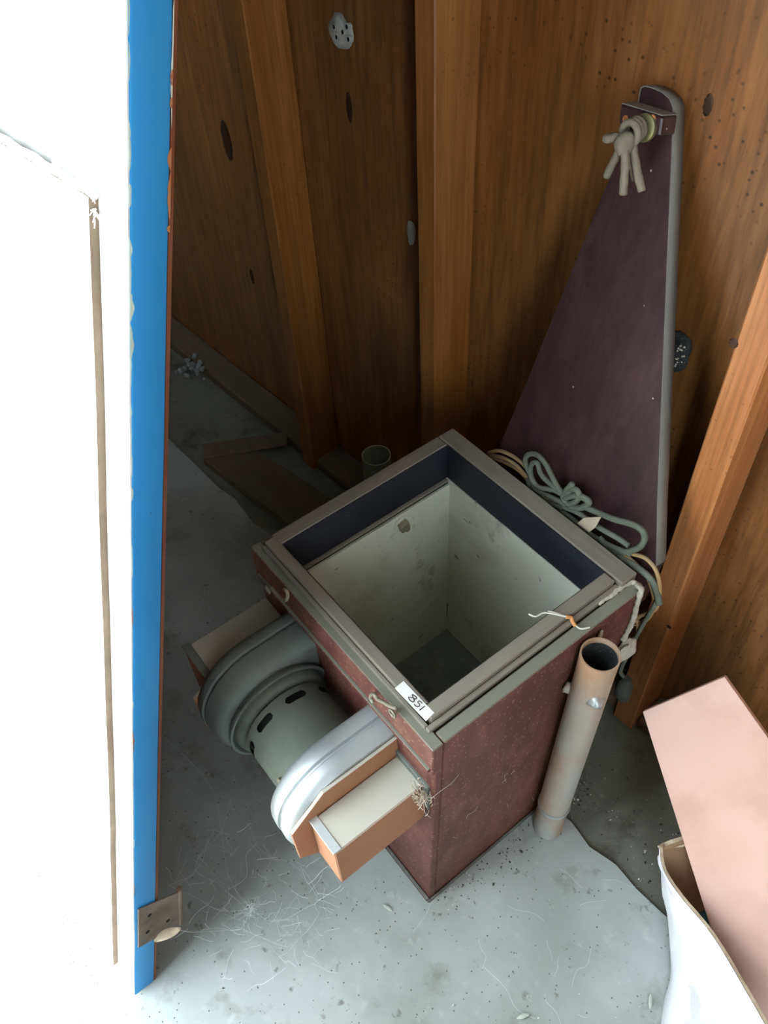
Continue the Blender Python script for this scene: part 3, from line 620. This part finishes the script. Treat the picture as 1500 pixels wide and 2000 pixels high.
# twist of wire lying over the near rim
wz = FT+.004
wire = thing('wire_offcut', 'short bent white wire with orange tape lying across the box rim', 'wire', atz(1095, 1205, FT))
obj('strand', tube(cat([atz(x, y, FT+.003+dz) for x, y, dz in ((1032, 1199, .006), (1046, 1204, .004), (1060, 1197, .002), (1075, 1198, .0), (1100, 1203, 0), (1115, 1208, -.004), (1125, 1222, -.010), (1135, 1228, -.011), (1152, 1225, -.011))], 6), .0014, 7), M['wirewhite'], wire, smooth='all')
obj('strand', tube(cat([atz(x, y, FT+.003) for x, y in ((1070, 1194), (1085, 1197), (1103, 1203))], 6), .0012, 7), M['wirewhite'], wire, smooth='all')
obj('tape', tube(cat([atz(x, y, FT+.003+dz) for x, y, dz in ((1106, 1205, 0), (1115, 1206, -.003), (1118, 1214, -.007), (1124, 1223, -.010))], 6), .0028, 7), M['wireorange'], wire, smooth='all')

# ------------------------------------------------------------------ mud, nests, fluff
def mudline(name, label, pts, r0, mt):
    P = cat(pts, 8); bm = tube(P, [r0*(1+.35*mnoise.noise(V((i*.9, 3, 1)))) for i in range(len(P))], 9)
    for v in bm.verts: v.co += V((mnoise.noise(v.co*220), mnoise.noise(v.co*220+V((9, 0, 0))), mnoise.noise(v.co*220+V((0, 9, 0)))))*r0*.45
    return bm
P = [atz(1168, 1178, BH+.001), atz(1190, 1165, BH+.001), atz(1212, 1148, BH+.002), atz(1232, 1137, BH+.002), atz(1243, 1141, BH)]
bm = mudline('', '', P, .0038, None)
xs = BX1+.002
P2_ = [atz(1243, 1141, BH), atx(1252, 1152, xs), atx(1245, 1175, xs), atx(1238, 1205, xs), atx(1228, 1228, xs), atx(1217, 1250, xs)]
b2 = mudline('', '', P2_, .0042, None); me = bpy.data.meshes.new('t'); b2.to_mesh(me); b2.free(); bm.from_mesh(me); bpy.data.meshes.remove(me)
blob(atx(1222, 1268, xs+.004), .021, 2, .45, 3, (.45, 1, 1.15), bm, freq=1.5)
blob(atx(1172, 1240, xs), .006, 6, .4, 2, (.5, 1, 1.8), bm)
tag(obj('mud_tube', bm, M['mud'], smooth='all'), 'pale crusty mud trail running down the right corner of the box', 'mud trail')
# mud nest with cells on the wall
c = atw(667, 60, .088); nest = thing('mud_nest', 'grey mud wasp nest with open cells high on the wall board', 'nest', c)
obj('nest_body', blob(c, .025, 8, .35, 3, (1.1, .40, 1.15)), M['mudgrey'], nest, smooth='all')
for px, py in ((655, 52), (672, 62), (660, 72), (683, 76), (680, 52)):
    q = atw(px, py, .0805)
    obj('cell', lathe([(-.004, .0056), (.0035, .0052), (.004, .0038), (-.0015, .0034)], q, -WN+V((0, 0, .12)), 12), M['mudgrey'], nest, smooth=True)
    obj('cell_mouth', lathe([(-.001, .0036), (.0028, .0036)], q, -WN+V((0, 0, .12)), 10), M['black'], nest)
c = atw(804, 455, .086)
tag(obj('gap_light_patch', blob(c, .016, 3, .3, 3, (.55, .35, 1.5)), M['mudgrey'], smooth='all'), 'small pale patch standing for daylight through a gap beside the middle wall stud', 'nest')  # daylight through a board gap, shaped as a pale lump in nest colour
c = atw(1322, 690, .086); hv = thing('dark_nest', 'dark speckled nest lump showing from behind the tapered board', 'nest', c)
obj('nest_body', blob(c, .026, 6, .25, 3, (.85, .42, 1.3)), M['darkfleck'], hv, smooth='all')
bm = bmesh.new()
for i in range(16):
    q = c+WU*random.uniform(.004, .018)-WN*.010+V((0, 0, random.uniform(-.02, .024))); blob(q, .0017, i, .3, 1, bm=bm)
obj('speckles', bm, M['straw'], hv)
# fluff on the far floor
q = atz(380, 722, .015)
bm = bmesh.new()
for i in range(26): blob(q+V((random.gauss(0, .02), random.gauss(0, .02), abs(random.gauss(0, .018)))), random.uniform(.004, .011), i, .7, 1, bm=bm)
tag(obj('dust_clump', bm, M['dirtwool'], smooth='all'), 'pale grey fluff clump on the floor in the dark corner', 'dust clump')
# straw tuft at the corner of the duct
q = V((-.366, .288, .452)); bm = bmesh.new()
for i in range(60):
    a = q+V((random.gauss(0, .008), random.gauss(0, .006), random.gauss(-.012, .012))); b3 = a+V((random.gauss(0, .009), random.gauss(-.004, .006), random.gauss(0, .010)))
    tube(cat([a, (a+b3)/2+V((random.gauss(0, .004), random.gauss(0, .004), random.gauss(0, .004))), b3], 3), .0006, 4, bm=bm)
tag(obj('straw_tuft', bm, M['straw'], smooth='all'), 'pale straw tuft stuck at the duct and box corner', 'straw', kind='stuff')

# ------------------------------------------------------------------ timbers on the far floor
def plank(name, label, px, z, t, mt='plank'):
    return tag(obj(name, prism([atz(x, y, z) for x, y in px], (0, 0, -t)), M[mt], bevel=.002), label, 'timber')
plank('floor_timber', 'long brown timber lying on the floor behind the box', [(352, 838), (408, 838), (505, 880), (668, 984), (585, 1040), (395, 895), (352, 870)][2:6], .012, .024)
plank('floor_batten', 'short greyish batten lying across the brown timber', [(352, 868), (352, 905), (398, 893), (560, 868), (560, 842), (500, 858)][2:5]+[(395, 866)], .020, .0078)

# ------------------------------------------------------------------ small litter
def leaf(name, label, c, ang, L, W, mt, tilt=.1, cup=.004):
    bm = bmesh.new(); n = 9; U = V((math.cos(ang), math.sin(ang), tilt)); Vv = V((-math.sin(ang), math.cos(ang), 0)); A = []; B = []; Cc = []
    for i in range(n):
        s = i/(n-1); wd = W*math.sin(math.pi*(.04+.92*s))**.8
        p = c+U*(s-.5)*L+V((0, 0, cup*math.sin(s*5)))
        A.append(bm.verts.new(p+Vv*wd+V((0, 0, cup)))); Cc.append(bm.verts.new(p)); B.append(bm.verts.new(p-Vv*wd+V((0, 0, cup*.8))))
    for i in range(n-1): bm.faces.new((A[i], A[i+1], Cc[i+1], Cc[i])); bm.faces.new((Cc[i], Cc[i+1], B[i+1], B[i]))
    o = obj(name, bm, M[mt], smooth='all'); o.modifiers.new('t', 'SOLIDIFY').thickness = .0005
    return tag(o, label, 'leaf')
hl = dp(-.006, .150, -.052)
leaf('dry_leaf', 'curled dry leaf resting on the rusty hinge', hl+V((.008, 0, 0)), 1.25, .045, .008, 'deadleaf', .35)
leaf('pale_leaf', 'small bleached leaf on the floor in front of the box', atz(757, 1773, .002), .35, .020, .003, 'paleleaf', 0, .001)
leaf('dry_leaf', 'tiny curled leaf on the bright floor at the bottom edge', atz(1022, 1985, .003), 1.2, .022, .0035, 'paleleaf', 0, .0008)
leaf('pale_leaf', 'narrow pale leaf on the bright floor below the carton corner', atz(1270, 1955, .003), 2.2, .024, .003, 'paleleaf', 0, .0008)
bm = bmesh.new(); bd = bmesh.new()
def crumb(b, p, r):
    t = [b.verts.new(p+V((random.uniform(-1, 1), random.uniform(-1, 1), random.uniform(0, 1)))*r) for _ in range(4)]
    for f in ((0, 1, 2), (0, 1, 3), (1, 2, 3), (0, 2, 3)): b.faces.new([t[i] for i in f])
for i in range(900):
    x = random.uniform(-1.2, .5); y = random.uniform(-.3, .75)
    if BX0-.02 < x < BX1+.02 and BY0-.02 < y < BY1+.02: continue
    z = .0 if y < .5 else -.012
    crumb(bm if random.random() < .6 else bd, V((x, y, z+.0004)), random.choice((.001, .0012, .0016, .0024)))
for i in range(500):      # richer litter along the foot of the box and the slab edge
    if random.random() < .5: p = V((BX1+abs(random.gauss(.02, .02)), random.uniform(.30, .66), .0006))
    else: p = V((random.uniform(-.36, -.05), random.gauss(.66, .06), -.0115))
    crumb(bd if random.random() < .65 else bm, p, random.choice((.001, .0016, .0022, .003)))
tag(obj('pale_crumbs', bm, M['speck']), 'pale flecks of litter scattered over the concrete floor', 'litter', kind='stuff')
tag(obj('dark_crumbs', bd, M['darkbit']), 'dark crumbs of dirt scattered over the concrete floor', 'litter', kind='stuff')
# cobwebs
wb = bmesh.new()
def strand(a, b, r=.0002, sag=.01):
    L_ = (b-a).length; J = lambda: V((random.gauss(0, 1), random.gauss(0, 1), random.gauss(0, .5)))*L_*.05
    tube(cat([a, a.lerp(b, .3)-V((0, 0, sag*.8))+J(), a.lerp(b, .65)-V((0, 0, sag*.8))+J(), b], 4), r, 4, bm=wb)
nodes = [atz(x, y, z) for x, y, z in ((490, 1775, .06), (540, 1800, .04), (615, 1765, .05), (470, 1815, .04), (400, 1815, .05), (560, 1850, .02), (440, 1740, .05), (380, 1700, .06), (590, 1700, .07), (620, 1790, .02), (500, 1650, .08), (410, 1640, .06), (450, 1560, .09), (665, 1730, .20), (330, 1730, .10), (320, 1440, .18), (345, 1815, .08))]
for a, b in ((0, 1), (1, 2), (0, 3), (3, 4), (1, 5), (0, 6), (6, 7), (2, 8), (2, 9), (0, 15), (7, 12), (8, 13), (2, 13), (4, 16), (7, 14), (10, 6), (11, 7), (10, 8), (3, 16), (12, 10), (0, 14), (3, 5), (5, 9)):
    strand(nodes[a], nodes[b])
for k in range(150):
    n0 = random.choice(nodes[:12]); a = n0+V((random.gauss(0, .03), random.gauss(0, .03), random.uniform(-.02, .02))); a.z = max(a.z, .003)
    b = a+V((random.gauss(0, .02), random.gauss(0, .02), random.gauss(0, .008))); b.z = max(b.z, .002)
    strand(a, b, random.choice((.00012, .0002, .00028)), .002)
for k in range(40):
    a = nodes[0]+V((random.gauss(0, .004), random.gauss(0, .004), 0)); b = a+V((random.gauss(0, .012), random.gauss(0, .012), random.gauss(0, .008))); strand(a, b, .00018, .0)
for k in range(14):      # short wisps on the bright floor
    a = atz(random.uniform(850, 1270), random.uniform(1640, 1990), .003); b = a+V((random.gauss(0, .03), random.gauss(0, .03), .001)); strand(a, b, .0002, -.002)
for k in range(9):      # threads over the maroon side
    a = atx(random.uniform(860, 1080), random.uniform(1480, 1660), BX1+.003); b = a+V((.001, random.gauss(0, .015), random.gauss(0, .02))); strand(a, b, .0002, .0)
tag(obj('cobwebs', wb, M['web']), 'fine cobweb threads between the door foot and the blower', 'cobweb', kind='stuff')
